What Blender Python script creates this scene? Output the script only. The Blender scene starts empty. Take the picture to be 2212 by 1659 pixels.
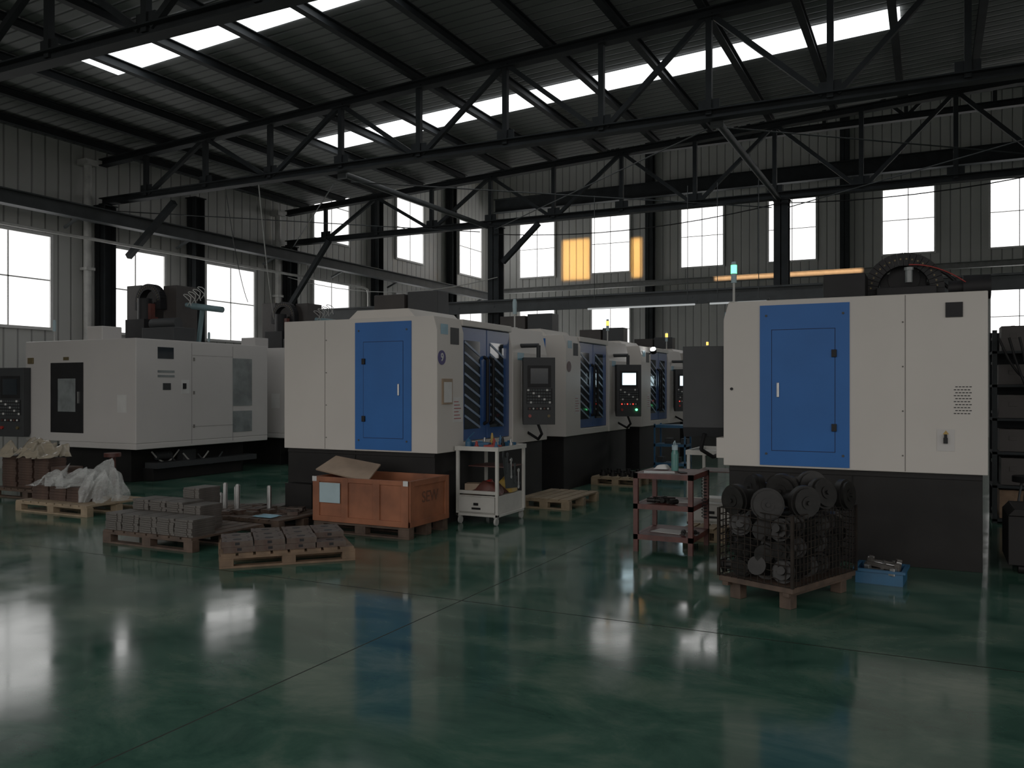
import bpy, math, random
from mathutils import Vector, Matrix, noise
random.seed(7)
scn=bpy.context.scene
COL=scn.collection
PI=math.pi
# ------------------------------------------------------------------ materials
def nt(name):
    m=bpy.data.materials.new(name); m.use_nodes=True
    t=m.node_tree; b=t.nodes.get("Principled BSDF"); return m,t,b
def mat(name,c,rough=.5,metal=0.,var=.12,scale=6.,emit=0.,bump=0.,coat=0.,c2=None,spec=.5):
    m,t,b=nt(name)
    tc=t.nodes.new("ShaderNodeTexCoord"); n=t.nodes.new("ShaderNodeTexNoise")
    n.inputs["Scale"].default_value=scale; n.inputs["Detail"].default_value=5
    t.links.new(tc.outputs["Object"],n.inputs["Vector"])
    mx=t.nodes.new("ShaderNodeMix"); mx.data_type='RGBA'
    lo=[max(0,x*(1-var)) for x in c] if c2 is None else c2
    hi=[min(1,x*(1+var)) for x in c] if c2 is None else c
    mx.inputs[6].default_value=(*lo,1); mx.inputs[7].default_value=(*hi,1)
    r=t.nodes.new("ShaderNodeValToRGB"); r.color_ramp.elements[0].position=.35; r.color_ramp.elements[1].position=.65
    t.links.new(n.outputs["Fac"],r.inputs["Fac"]); t.links.new(r.outputs["Color"],mx.inputs[0])
    t.links.new(mx.outputs[2],b.inputs["Base Color"])
    b.inputs["Roughness"].default_value=rough; b.inputs["Metallic"].default_value=metal
    b.inputs["Specular IOR Level"].default_value=spec
    if coat: b.inputs["Coat Weight"].default_value=coat
    if emit:
        b.inputs["Emission Color"].default_value=(*c,1); b.inputs["Emission Strength"].default_value=emit
    if bump:
        bp=t.nodes.new("ShaderNodeBump"); bp.inputs["Strength"].default_value=bump; bp.inputs["Distance"].default_value=.02
        t.links.new(n.outputs["Fac"],bp.inputs["Height"]); t.links.new(bp.outputs["Normal"],b.inputs["Normal"])
    return m
def stripes(name,c,c2,axis,period,duty=.12,rough=.5,metal=0.,bump=.6,spec=.5):
    m,t,b=nt(name)
    tc=t.nodes.new("ShaderNodeTexCoord"); s=t.nodes.new("ShaderNodeSeparateXYZ")
    t.links.new(tc.outputs["Object"],s.inputs[0])
    a=t.nodes.new("ShaderNodeMath"); a.operation='DIVIDE'; a.inputs[1].default_value=period
    t.links.new(s.outputs[axis],a.inputs[0])
    f=t.nodes.new("ShaderNodeMath"); f.operation='FRACT'; t.links.new(a.outputs[0],f.inputs[0])
    r=t.nodes.new("ShaderNodeValToRGB"); e=r.color_ramp.elements
    e[0].position=0; e[0].color=(0,0,0,1); e[1].position=duty; e[1].color=(1,1,1,1)
    x=e.new(1-duty); x.color=(1,1,1,1); x=e.new(1.0); x.color=(0,0,0,1)
    t.links.new(f.outputs[0],r.inputs["Fac"])
    n=t.nodes.new("ShaderNodeTexNoise"); n.inputs["Scale"].default_value=.7; n.inputs["Detail"].default_value=4
    t.links.new(tc.outputs["Object"],n.inputs["Vector"])
    mx=t.nodes.new("ShaderNodeMix"); mx.data_type='RGBA'
    mx.inputs[6].default_value=(*c2,1); mx.inputs[7].default_value=(*c,1)
    t.links.new(r.outputs["Color"],mx.inputs[0])
    mm=t.nodes.new("ShaderNodeMix"); mm.data_type='RGBA'; mm.blend_type='MULTIPLY'; mm.inputs[0].default_value=.35
    t.links.new(mx.outputs[2],mm.inputs[6]); t.links.new(n.outputs["Fac"],mm.inputs[7])
    t.links.new(mm.outputs[2],b.inputs["Base Color"])
    bp=t.nodes.new("ShaderNodeBump"); bp.inputs["Strength"].default_value=bump; bp.inputs["Distance"].default_value=.03
    t.links.new(r.outputs["Color"],bp.inputs["Height"]); t.links.new(bp.outputs["Normal"],b.inputs["Normal"])
    b.inputs["Roughness"].default_value=rough; b.inputs["Metallic"].default_value=metal
    b.inputs["Specular IOR Level"].default_value=spec
    return m
def emis(name,c,s):
    m,t,b=nt(name); t.nodes.remove(b)
    e=t.nodes.new("ShaderNodeEmission"); e.inputs[0].default_value=(*c,1); e.inputs[1].default_value=s
    t.links.new(e.outputs[0],t.nodes["Material Output"].inputs[0]); return m
def plastic(name,c,a):
    m,t,b=nt(name)
    n=t.nodes.new("ShaderNodeTexNoise"); n.inputs["Scale"].default_value=9
    mr=t.nodes.new("ShaderNodeMapRange"); mr.inputs[3].default_value=a-.25; mr.inputs[4].default_value=min(1,a+.25)
    t.links.new(n.outputs["Fac"],mr.inputs[0]); t.links.new(mr.outputs[0],b.inputs["Alpha"])
    b.inputs["Base Color"].default_value=(*c,1); b.inputs["Roughness"].default_value=.25
    return m
CREAM=mat("cream_paint",(.545,.51,.465),.45,var=.035,scale=1.2)
CREAM2=mat("grey_white_paint",(.49,.47,.45),.45,var=.035,scale=1.2)
BLUE=mat("blue_paint",(.016,.105,.37),.45,var=.06,scale=2,spec=.25)
BLUESEAM=mat("door_seam_shadow",(.006,.02,.07),.8)
NAVY=mat("navy_door_paint",(.022,.07,.22),.3,var=.1,scale=2)
LATT=mat("pale_blue_lattice",(.16,.22,.32),.35,var=.1)
BASE=mat("charcoal_base_paint",(.0065,.006,.0058),.6,var=.3,scale=3,spec=.25)
DARK=mat("black_plastic",(.007,.007,.008),.6,var=.2,spec=.3)
PGREY=mat("panel_grey",(.026,.028,.030),.55,var=.06,spec=.35)
GLASS=mat("dark_glass",(.02,.025,.03),.08,var=.1)
MGREY=mat("smoked_window",(.17,.19,.19),.15,var=.25,scale=4)
SEAM=mat("seam_shadow",(.13,.12,.11),.8)
WHITE=mat("white_enamel",(.50,.49,.45),.45,var=.08,scale=5)
FRAMEW=mat("window_frame_paint",(.6,.6,.59),.5,var=.05)
STEEL=mat("dark_steel_paint",(.0165,.0195,.0215),.75,.0,var=.2,scale=3,spec=.25)
STEELM=mat("grey_steel_paint",(.045,.05,.052),.65,.0,var=.15,scale=3,spec=.35)
BRIGHT=mat("bright_steel",(.5,.5,.49),.3,.9,var=.1,scale=10)
CAST=mat("dark_casting",(.008,.0075,.007),.5,0,var=.4,scale=14,bump=.12,spec=.3)
CAGE=mat("dark_rusty_wire",(.012,.009,.007),.75,0,var=.4,scale=9,spec=.25)
PLATE=mat("dull_steel_plate",(.085,.078,.07),.5,.3,var=.25,scale=8,bump=.1)
PLATE2=mat("rusty_steel_block",(.075,.057,.045),.5,.3,var=.35,scale=9,bump=.15,c2=(.05,.026,.018))
RUST=mat("rusty_steel",(.05,.028,.02),.75,.1,var=.4,scale=7,bump=.3)
WOOD=mat("pallet_wood",(.13,.08,.046),.75,var=.3,scale=7,bump=.2)
WOODD=mat("dark_pallet_wood",(.06,.038,.026),.75,var=.4,scale=7,bump=.2)
WOODL=mat("light_pallet_wood",(.25,.185,.115),.75,var=.2,scale=7,bump=.2)
ORANGE=mat("orange_crate_paint",(.22,.07,.03),.7,var=.3,scale=3,bump=.15)
CRATETXT=mat("faded_stencil_ink",(.10,.037,.021),.7)
PLY=mat("plywood",(.28,.20,.135),.7,var=.15,scale=4)
REDB=mat("oxide_red_paint",(.08,.024,.019),.5,var=.3,scale=8)
RED=mat("red_plastic",(.28,.02,.015),.4)
YEL=mat("yellow_plastic",(.4,.25,.05),.5)
BRASS=mat("dull_brass",(.12,.09,.04),.5,.4)
BBIN=mat("blue_plastic",(.015,.085,.18),.4)
LBLUE=mat("light_blue_film",(.18,.36,.46),.4)
PAPER=mat("paper",(.33,.45,.49),.7,var=.06)
PAPER2=mat("white_label",(.56,.56,.54),.7,var=.05)
PURP=mat("violet_label",(.04,.03,.14),.5)
TEAL=mat("teal_bottle",(.07,.20,.18),.15)
CLOTH=plastic("beige_film_sheet",(.34,.29,.21),.75)
BROWN=mat("brown_block",(.024,.02,.018),.6)
PIPE=mat("white_pipe",(.38,.38,.36),.45)
GIRD=mat("pale_beam_paint",(.20,.205,.20),.6)
mat_teal=mat("teal_grey_paint",(.14,.22,.24),.4)
FILM=plastic("clear_plastic_film",(.55,.57,.55),.38)
WALL=stripes("wall_siding",(.50,.505,.48),(.2,.2,.195),0,.30,.1)
WALLY=stripes("wall_siding_side",(.50,.505,.48),(.2,.2,.195),1,.30,.1)
ROOF=stripes("roof_sheet",(.19,.197,.19),(.075,.08,.08),1,.22,.15,.7,.0,.6,.2)
PANE=emis("bright_overcast_pane",(1,.985,.965),2.8)
PANEL_=emis("overcast_pane_side",(1,.99,.97),1.9)
SKYL=emis("skylight_panel",(.95,.98,1),2.6)
SCR=emis("lit_screen",(.65,.9,1),2.6)
LEDR=emis("red_led",(1,.05,.03),1.6)
LEDG=emis("green_led",(.1,1,.3),4)
LEDA=emis("amber_led",(1,.5,.08),2.5)
LAMPW=emis("work_light_glow",(1,1,1),18)
TUBEL=emis("fluorescent_tube",(.95,1,1),.35)
def floor_mat():
    m,t,b=nt("green_epoxy_floor")
    tc=t.nodes.new("ShaderNodeTexCoord")
    n=t.nodes.new("ShaderNodeTexNoise"); n.inputs["Scale"].default_value=1.1; n.inputs["Detail"].default_value=9; n.inputs["Roughness"].default_value=.66; n.inputs["Distortion"].default_value=.5
    mp=t.nodes.new("ShaderNodeMapping"); mp.inputs["Scale"].default_value=(1,1.7,1); mp.inputs["Rotation"].default_value=(0,0,.5)
    t.links.new(tc.outputs["Object"],mp.inputs[0]); t.links.new(mp.outputs[0],n.inputs["Vector"])
    r=t.nodes.new("ShaderNodeValToRGB"); e=r.color_ramp.elements
    e[0].position=.34; e[0].color=(.017,.052,.038,1); e[1].position=.68; e[1].color=(.095,.145,.108,1)
    x=e.new(.5); x.color=(.038,.090,.066,1)
    t.links.new(n.outputs["Fac"],r.inputs["Fac"])
    s=t.nodes.new("ShaderNodeSeparateXYZ"); t.links.new(tc.outputs["Object"],s.inputs[0])
    def line(o,off,wd=.0075):
        a=t.nodes.new("ShaderNodeMath"); a.operation='SUBTRACT'; a.inputs[1].default_value=off; t.links.new(s.outputs[o],a.inputs[0])
        q=t.nodes.new("ShaderNodeMath"); q.operation='ABSOLUTE'; t.links.new(a.outputs[0],q.inputs[0])
        c=t.nodes.new("ShaderNodeMath"); c.operation='LESS_THAN'; c.inputs[1].default_value=wd; t.links.new(q.outputs[0],c.inputs[0]); return c
    l1=line(0,-3.18,.006); l2=line(1,5.57)
    mx=t.nodes.new("ShaderNodeMath"); mx.operation='MAXIMUM'; t.links.new(l1.outputs[0],mx.inputs[0]); t.links.new(l2.outputs[0],mx.inputs[1])
    c=t.nodes.new("ShaderNodeMix"); c.data_type='RGBA'; c.inputs[7].default_value=(.008,.013,.008,1)
    t.links.new(mx.outputs[0],c.inputs[0]); t.links.new(r.outputs["Color"],c.inputs[6]); t.links.new(c.outputs[2],b.inputs["Base Color"])
    n2=t.nodes.new("ShaderNodeTexNoise"); n2.inputs["Scale"].default_value=2.3; n2.inputs["Detail"].default_value=6; t.links.new(tc.outputs["Object"],n2.inputs["Vector"])
    mr=t.nodes.new("ShaderNodeMapRange"); mr.inputs[1].default_value=.3; mr.inputs[2].default_value=.7; mr.inputs[3].default_value=.07; mr.inputs[4].default_value=.15
    t.links.new(n2.outputs["Fac"],mr.inputs[0])
    ad=t.nodes.new("ShaderNodeMath"); ad.operation='MULTIPLY_ADD'; ad.inputs[1].default_value=.5; t.links.new(mx.outputs[0],ad.inputs[0]); t.links.new(mr.outputs[0],ad.inputs[2])
    t.links.new(ad.outputs[0],b.inputs["Roughness"])
    b.inputs["Specular IOR Level"].default_value=.22
    return m
FLOOR=floor_mat()
# ------------------------------------------------------------------ mesh builder
class M:
    def __init__(s,mx=False): s.v=[];s.f=[];s.mi=[];s.sm=[];s.mx=mx
    def add(s,vs,fs,m=0,sm=False):
        o=len(s.v); s.v+= [tuple(x) for x in vs]
        for f in fs: s.f.append([o+i for i in f]); s.mi.append(m); s.sm.append(sm)
        return s
    def box(s,x0,x1,y0,y1,z0,z1,m=0):
        if x0>x1:x0,x1=x1,x0
        v=[(x,y,z) for z in (z0,z1) for y in (y0,y1) for x in (x0,x1)]
        return s.add(v,[(0,2,3,1),(4,5,7,6),(0,1,5,4),(2,6,7,3),(0,4,6,2),(1,3,7,5)],m)
    def frame(s,d):
        d=Vector(d).normalized(); h=Vector((0,0,1)) if abs(d.z)<.95 else Vector((1,0,0))
        v=d.cross(h).normalized(); v=h.cross(d).normalized(); u=v.cross(d).normalized(); return u,v,d
    def cyl(s,p,q,r,r2=None,n=14,m=0,caps=True):
        p=Vector(p);q=Vector(q); r2=r if r2 is None else r2
        u,v,d=s.frame(q-p)
        A=[p+(u*math.cos(2*PI*i/n)+v*math.sin(2*PI*i/n))*r for i in range(n)]
        B=[q+(u*math.cos(2*PI*i/n)+v*math.sin(2*PI*i/n))*r2 for i in range(n)]
        s.add(A+B,[(i,(i+1)%n,n+(i+1)%n,n+i) for i in range(n)],m,True)
        if caps:
            s.add(A,[tuple(reversed(range(n)))],m); s.add(B,[tuple(range(n))],m)
        return s
    def beam(s,p,q,w,h,m=0):
        p=Vector(p);q=Vector(q); d=(q-p).normalized()
        up=Vector((0,0,1)) if abs(d.z)<.98 else Vector((0,1,0))
        a=d.cross(up).normalized(); b=a.cross(d).normalized()
        vs=[]
        for e in (p,q):
            for (i,j) in ((-1,-1),(1,-1),(1,1),(-1,1)): vs.append(e+a*i*w/2+b*j*h/2)
        return s.add(vs,[(0,1,2,3),(7,6,5,4),(0,4,5,1),(1,5,6,2),(2,6,7,3),(3,7,4,0)],m)
    def ibeam(s,p,q,w,h,t=.015,m=0):
        p=Vector(p);q=Vector(q); d=(q-p).normalized(); up=Vector((0,0,1)) if abs(d.z)<.9 else Vector((0,1,0))
        a=d.cross(up).normalized(); b=a.cross(d).normalized()
        s.beam(p+b*(h/2-t/2),q+b*(h/2-t/2),w,t,m); s.beam(p-b*(h/2-t/2),q-b*(h/2-t/2),w,t,m); s.beam(p,q,t*.7,h-2*t,m); return s
    def prism(s,pts,ax,a,b,m=0):
        A=sum(pts[i][0]*pts[(i+1)%len(pts)][1]-pts[(i+1)%len(pts)][0]*pts[i][1] for i in range(len(pts)))
        if ax=='y': A=-A
        if A<0: pts=list(reversed(pts))
        n=len(pts)
        g={'x':lambda u,v,w:(w,u,v),'y':lambda u,v,w:(u,w,v),'z':lambda u,v,w:(u,v,w)}[ax]
        vs=[g(u,v,a) for u,v in pts]+[g(u,v,b) for u,v in pts]
        return s.add(vs,[tuple(reversed(range(n))),tuple(range(n,2*n))]+[(i,(i+1)%n,n+(i+1)%n,n+i) for i in range(n)],m)
    def tube(s,pts,r,n=8,m=0):
        for a,b in zip(pts[:-1],pts[1:]): s.cyl(a,b,r,n=n,m=m)
        return s
    def grid(s,nx,ny,fn,m=0):
        vs=[fn(i/nx,j/ny) for j in range(ny+1) for i in range(nx+1)]
        return s.add(vs,[(j*(nx+1)+i,j*(nx+1)+i+1,(j+1)*(nx+1)+i+1,(j+1)*(nx+1)+i) for j in range(ny) for i in range(nx)],m,True)
    def mesh(s,name,mats):
        me=bpy.data.meshes.new(name)
        v=[(-x,y,z) for x,y,z in s.v] if s.mx else s.v
        f=[list(reversed(a)) for a in s.f] if s.mx else s.f
        me.from_pydata(v,[],f)
        if not isinstance(mats,(list,tuple)): mats=[mats]
        for k in mats: me.materials.append(k)
        me.polygons.foreach_set("material_index",s.mi); me.polygons.foreach_set("use_smooth",s.sm)
        me.update(); return me
    def part(s,name,mats,parent,loc=(0,0,0),rot=(0,0,0),bevel=0,label=None):
        o=bpy.data.objects.new(name,s.mesh(name,mats)); COL.objects.link(o); o.parent=parent
        o.location=((-loc[0] if s.mx else loc[0]),loc[1],loc[2]); o.rotation_euler=rot
        if bevel:
            b=o.modifiers.new("b","BEVEL"); b.width=bevel; b.segments=2; b.limit_method='ANGLE'
        if label: o["label"]=label
        return o
    def thing(s,name,mats,label,cat,loc=(0,0,0),rot=(0,0,0),group=None,bevel=0):
        o=s.part(name,mats,None,loc if not s.mx else (-loc[0],loc[1],loc[2]),rot,bevel); o["label"]=label; o["category"]=cat
        if group:o["group"]=group
        return o
    def structure(s,name,mats,bevel=0):
        o=s.part(name,mats,None,bevel=bevel); o["kind"]="structure"; return o
def T(name,label,cat,loc=(0,0,0),rz=0,group=None):
    o=bpy.data.objects.new(name,None); COL.objects.link(o); o.empty_display_size=.2
    o.location=loc; o.rotation_euler=(0,0,rz); o["label"]=label; o["category"]=cat
    if group:o["group"]=group
    return o
def cp(o,loc=None,rot=None,parent=None,**kw):
    n=o.copy(); COL.objects.link(n)
    if parent is not None: n.parent=parent
    if loc is not None: n.location=loc
    if rot is not None: n.rotation_euler=rot
    for c in list(o.children): cp(c,parent=n)
    for k,v in kw.items(): n[k]=v
    return n
def textpart(txt,size,matl,parent,loc,rot,name="lettering",off=.02):
    c=bpy.data.curves.new("t",'FONT'); c.body=txt; c.size=size; c.extrude=.001; c.align_x='CENTER'; c.align_y='CENTER'
    c.offset=size*off
    o=bpy.data.objects.new("t",c); COL.objects.link(o)
    bpy.context.view_layer.update()
    me=bpy.data.meshes.new_from_object(o.evaluated_get(bpy.context.evaluated_depsgraph_get()))
    bpy.data.objects.remove(o)
    me.materials.clear(); me.materials.append(matl)
    p=bpy.data.objects.new(name,me); COL.objects.link(p); p.parent=parent; p.location=loc; p.rotation_euler=rot
    return p
# ------------------------------------------------------------------ shell
XL=-16.8; YB=32.0
def roof(x): return 6.95+.05*(min(x,1.5)+16.8)-.05*max(0,x-1.5)
M().box(XL-.2,18,-3,YB+.2,-.2,0).structure("floor",FLOOR)
c=M()
c.prism([(XL,roof(XL)),(1.5,roof(1.5)),(18,roof(18)),(18,roof(18)+.12),(1.5,roof(1.5)+.12),(XL,roof(XL)+.12)],'y',-2,19.6)
c.structure("ceiling",ROOF)
c=M(); c.box(XL,18,19.6,YB+.2,11.4,11.5); c.structure("ceiling_high",ROOF)
M().box(XL-.2,XL,-3,19.6,0,7.05).structure("wall_left",WALLY)
M().box(XL-.2,XL,19.6,YB+.2,0,11.5).structure("wall_left_high",WALLY)
M().box(XL,18,YB,YB+.2,0,11.5).structure("wall_back",WALL)
M().box(18,18.2,8,YB+.2,0,11.5).structure("wall_right",WALLY)
c=M(); c.prism([(XL,roof(XL)+.12),(1.5,roof(1.5)+.12),(18,roof(18)+.12),(18,11.5),(XL,11.5)],'y',19.6,19.7)
c.structure("wall_upper_step",WALL)
wn=[0]
def window(x0,x1,z0,z1,side):
    wn[0]+=1
    m=M(); fr=.06
    def bx(u0,u1,d0,d1,a,b,k):
        if side=='b': m.box(u0,u1,YB-d1,YB-d0,a,b,k)
        else: m.box(XL+d0,XL+d1,u0,u1,a,b,k)
    bx(x0,x1,.0,.03,z0,z1,1)
    for a,b in ((x0-fr,x0),(x1,x1+fr)): bx(a,b,0,.07,z0-fr,z1+fr,0)
    for a,b in ((z0-fr,z0),(z1,z1+fr)): bx(x0,x1,0,.07,a,b,0)
    xm=(x0+x1)/2; zt=z0+(z1-z0)*.52
    bx(xm-.014,xm+.014,.03,.05,z0,z1,0); bx(x0,x1,.03,.05,zt-.014,zt+.014,0)
    m.structure("window_%d"%wn[0],[FRAMEW,PANE if side=='b' else PANEL_])
for a,b in ((-15.4,-13.86),(-12.2,-10.64),(-8.55,-6.98),(-5.3,-3.69),(-1.48,.1),(1.77,3.4),(5.2,6.8)):
    window(a,b,6.25,8.45,'b')
for a,b in ((-15.4,-13.86),(-12.2,-10.64),(1.77,3.4),(5.2,6.8)):
    window(a,b,2.9,4.95,'b')
for a,b in ((20.35,22.05),(24.8,26.5),(29.2,31.0)):
    window(a,b,6.2,8.3,'l'); window(a,b,2.9,4.9,'l')
for a,b in ((9.95,11.77),(13.1,14.75),(16.1,17.8)): window(a,b,2.9,4.82,'l')
for y,x0,x1 in ((9.9,-12.8,-.4),(15.4,-12.6,-.45)):
    wn[0]+=1
    m=M(); m.prism([(x0,roof(x0)-.035),(x1,roof(x1)-.035),(x1,roof(x1)+.01),(x0,roof(x0)+.01)],'y',y-.38,y+.38)
    m.structure("window_%d"%wn[0],SKYL)
x=-16.15
while x<17:
    z=roof(x)-.115
    M().ibeam((0,-2,0),(0,19.4,0),.12,.15,.014).thing("roof_purlin",STEEL,"dark grey steel purlin beam under the corrugated roof","roof beam",(x,0,z),group="purlins under the roof sheet")
    x+=1.3
def truss(y,zb,grp,x1=12.3):
    t=T("roof_truss","dark grey steel roof truss with vertical and diagonal struts","roof truss",(0,y,0),group=grp)
    zt=lambda x:roof(x)-.28
    M().ibeam((XL+.1,0,zb),(x1,0,zb),.2,.15,.02).part("bottom_chord",STEEL,t)
    m=M(); m.ibeam((XL+.1,0,zt(XL)),(1.5,0,zt(1.5)),.2,.15,.02); m.ibeam((1.5,0,zt(1.5)),(x1,0,zt(x1)),.2,.15,.02); m.part("top_chord",STEEL,t)
    xs=[-17.05+1.75*i for i in range(1,17)]
    xs=[q for q in xs if q<x1]
    for i,q in enumerate(xs):
        M().beam((q,0,zb),(q,0,zt(q)),.09,.09).part("vertical_strut",STEEL,t)
        if i+1<len(xs):
            r=xs[i+1]
            if i%2==0: a,b=(q+.1,0,zb+.05),(r-.06,0,zt(r)-.05)
            else: a,b=(q+.06,0,zt(q)-.05),(r-.1,0,zb+.05)
            M().beam(a,b,.08,.08).part("diagonal_strut",STEEL,t)
        g=M(); g.box(q-.16,q+.16,-.012,.012,zb+.05,zb+.24); g.part("gusset_plate",STEEL,t)
    return t
for y in (7.05,13.0,19.1): truss(y,5.8,"roof trusses")
t=T("roof_truss","dark steel truss across the tall rear bay","roof truss",(0,25.4,0),group="high bay trusses")
M().ibeam((XL+.1,0,9.0),(17,0,9.0),.2,.18,.02).part("bottom_chord",STEEL,t)
M().ibeam((XL+.1,0,11.0),(17,0,11.0),.2,.18,.02).part("top_chord",STEEL,t)
for i in range(15):
    q=-15.3+i*2.1
    M().beam((q,0,9.0),(q,0,11),.1,.1).part("vertical_strut",STEEL,t)
    M().beam((q,0,9.0 if i%2 else 11),(q+2.1,0,11 if i%2 else 9.0),.09,.09).part("diagonal_strut",STEEL,t)
def column(x,y,h):
    m=M(); w=.3; tt=.02
    m.box(-w/2,w/2,-w/2,-w/2+tt,0,h).box(-w/2,w/2,w/2-tt,w/2,0,h).box(-tt/2,tt/2,-w/2,w/2,0,h)
    m.box(-.2,.2,-.2,.2,0,.03)
    m.box(-.18,.18,-.18,.18,h-.02,h)
    m.thing("steel_column",STEEL,"dark grey steel H-section column","steel column",(x,y,0),group="building columns")
for x in (-9.9,-2.9,4.1,11.1): column(x,19.1,5.7)
for y in (7.05,13.0,15.6,19.1): column(XL+.21,y,6.4 if y==15.6 else 5.7)
for y in (23.4,28.3): column(XL+.21,y,11.35)
for x in (-9.75,-2.7,4.4,11.4): column(x,YB-.21,11.35)
for y in (12.55,18.6):
    m=M(); m.cyl((0,0,0),(0,0,6.5),.085,n=16); m.box(-.15,.15,-.15,.15,6.5,6.62); m.box(-.11,.11,-.11,.11,4.2,4.26)
    m.thing("downpipe",PIPE,"cream round drain pipe beside a wall column","pipe",(XL+.2,y,0),group="drain pipes")
for x in (-10.1,-2.95,4.1):
    m=M(); m.cyl((0,0,0),(0,5.9,0),.06,n=12); m.box(-.1,.1,-.02,.02,-.1,.1)
    m.thing("roof_tie_beam",STEELM,"grey round steel tie tube between two roof trusses","roof tie",(x,13.1,5.72),group="truss ties")
def rod(name,pts,r,mt,label,cat="bracing rod",grp=None):
    o=Vector(pts[0]); m=M(); m.tube([Vector(p)-o for p in pts],r,6)
    return m.thing(name,mt,label,cat,tuple(o),group=grp)
for a,b in (((-16.5,13.1,5.6),(-10.3,19,5.6)),((-9.9,19,5.62),(-3.1,13.1,5.62)),((-9.9,13.1,5.54),(-3.1,19,5.54)),((-2.8,19,5.5),(4,13.1,5.5)),((-2.8,13.1,5.6),(4.0,19,5.6)),((-16.5,19,5.55),(-10.3,13.1,5.55))):
    rod("bracing_rod",[a,b],.012,STEELM,"thin diagonal steel rod between roof trusses",grp="bracing rods")
def sag(a,b,s,n=12):
    a=Vector(a);b=Vector(b); return [a.lerp(b,i/n)-Vector((0,0,s*4*(i/n)*(1-i/n))) for i in range(n+1)]
rod("overhead_cable",sag((-9.9,18.9,5.5),(-2.9,18.9,5.6),.25),.012,DARK,"thin black cable sagging between columns","cable")
rod("overhead_cable",sag((-2.9,18.9,5.6),(5,18.9,6.3),.35),.012,DARK,"thin black cable sagging between columns","cable")
rod("overhead_cable",sag((-13,13,5.75),(-16.2,17,3.9),.3),.01,DARK,"thin black cable hanging from the truss","cable")
rod("overhead_cable",sag((-12.1,13,5.7),(-13.5,15,3.2),.2),.01,PIPE,"thin pale cable hanging from the truss","cable")
rod("overhead_cable",sag((-9.75,18.9,4.4),(-16.5,18.9,4.8),.4),.01,PIPE,"thin pale cable sagging above the steel channel","cable")
m=M(); m.ibeam((0,0,0),(0,33,0),.24,.3,.025)
for i in range(11): m.beam((-.45,1.5+i*3,-.3),(0,1.5+i*3,-.12),.05,.05)
m.thing("crane_runway_beam",STEELM,"grey steel crane runway beam along the window wall","crane rail",(XL+.65,-1.5,5.35))
M().ibeam((0,0,0),(33.4,0,0),.22,.2,.02).thing("crane_runway_beam",GIRD,"pale steel runway beam along the far wall below the upper windows","crane rail",(-16.3,YB-.8,5.62))
M().ibeam((0,0,0),(33.4,0,0),.3,.55,.025).thing("wall_girder",STEEL,"dark steel girder above the upper windows","steel girder",(-16.3,YB-.6,9.2))
m=M(); m.box(0,27,0,.06,0,.28).box(0,27,-.06,0,.26,.3).box(0,27,-.06,0,-.02,.02)
for i in range(27): m.cyl((.5+i,-.01,.14),(.5+i,-.002,.14),.03,n=8)
m.thing("cable_tray_beam",STEELM,"grey perforated steel channel beam spanning between columns","steel beam",(-16.3,18.8,3.52))
rod("water_pipe",[(XL+1,-2,4.75),(XL+1,21.6,4.75),(XL+1,21.75,4.7),(XL+1,21.8,4.6),(XL+1,21.8,3.8)],.035,PIPE,"thin white water pipe with a bend down at its end","pipe")
for a,b in (((XL+.45,13.4,4.6),(XL+1.9,13.4,5.7)),((XL+.45,18.75,3.9),(XL+1.9,18.75,5.7)),((-9.7,19.1,4.8),(-8.7,19.1,5.7))):
    o=Vector(a); M().beam((0,0,0),Vector(b)-o,.12,.12).thing("knee_brace",STEEL,"dark steel diagonal knee brace at a column","steel brace",a,group="knee braces")
for (x,y,z,l) in ((-6.6,16.9,3.3,2.4),(-4.0,16.9,3.3,1.2)):
    t=T("fluorescent_light","grey tube light fixture hanging on two rods","ceiling lamp",(x,y,z),group="tube lights")
    M().box(0,l,-.05,.05,.03,.07).part("housing",STEELM,t)
    M().cyl((.05,0,0),(l-.05,0,0),.018,n=8).part("tube",TUBEL,t)
    for q in (.2,l-.2): M().cyl((q,0,.07),(q,0,2.4),.008,n=6).part("hanger_rod",STEELM,t)
# ------------------------------------------------------------------ machines
def control_panel(par,loc,rz,lit,mx):
    c=bpy.data.objects.new("control_panel",None); COL.objects.link(c); c.parent=par; c.location=loc; c.rotation_euler=(0,0,rz); c["label"]="dark grey control panel with screen and keypad"
    w=.22
    M().prism([(-.1,-.46),(-.1,.46),(.1,.46),(.1,-.36),(.02,-.46)],'x',-w,w).part("panel_housing",PGREY,c,bevel=.004)
    M().box(-.16,.16,-.108,-.1,.05,.35).part("screen_bezel",DARK,c)
    M().box(-.12,.12,-.112,-.108,.10,.31).part("screen",SCR if lit else GLASS,c)
    m=M(); m.box(-.175,.18,-.103,-.1,-.175,.035,2)
    for i in range(9):
        for j in range(5): m.box(-.165+.037*i,-.137+.037*i,-.108,-.102,.0-.042*j,.026-.042*j,1 if (i*3+j)%7==0 else 0)
    m.part("keypad",[STEELM,PAPER2,DARK],c)
    m=M(); m.box(-.16,.16,-.103,-.1,-.26,-.22,2)
    for i in range(6): m.cyl((-.13+.05*i,-.1,-.24),(-.13+.05*i,-.114,-.24),.012,n=10,m=i%2)
    m.part("push_buttons",[LEDR if lit else REDB,PAPER2,DARK],c)
    M().cyl((-.13,-.1,-.34),(-.13,-.13,-.34),.022,n=14).part("emergency_stop",RED,c)
    M().cyl((.13,-.1,-.34),(.13,-.125,-.34),.02,n=14).part("start_button",LEDG if lit else BRASS,c)
    return c
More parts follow.
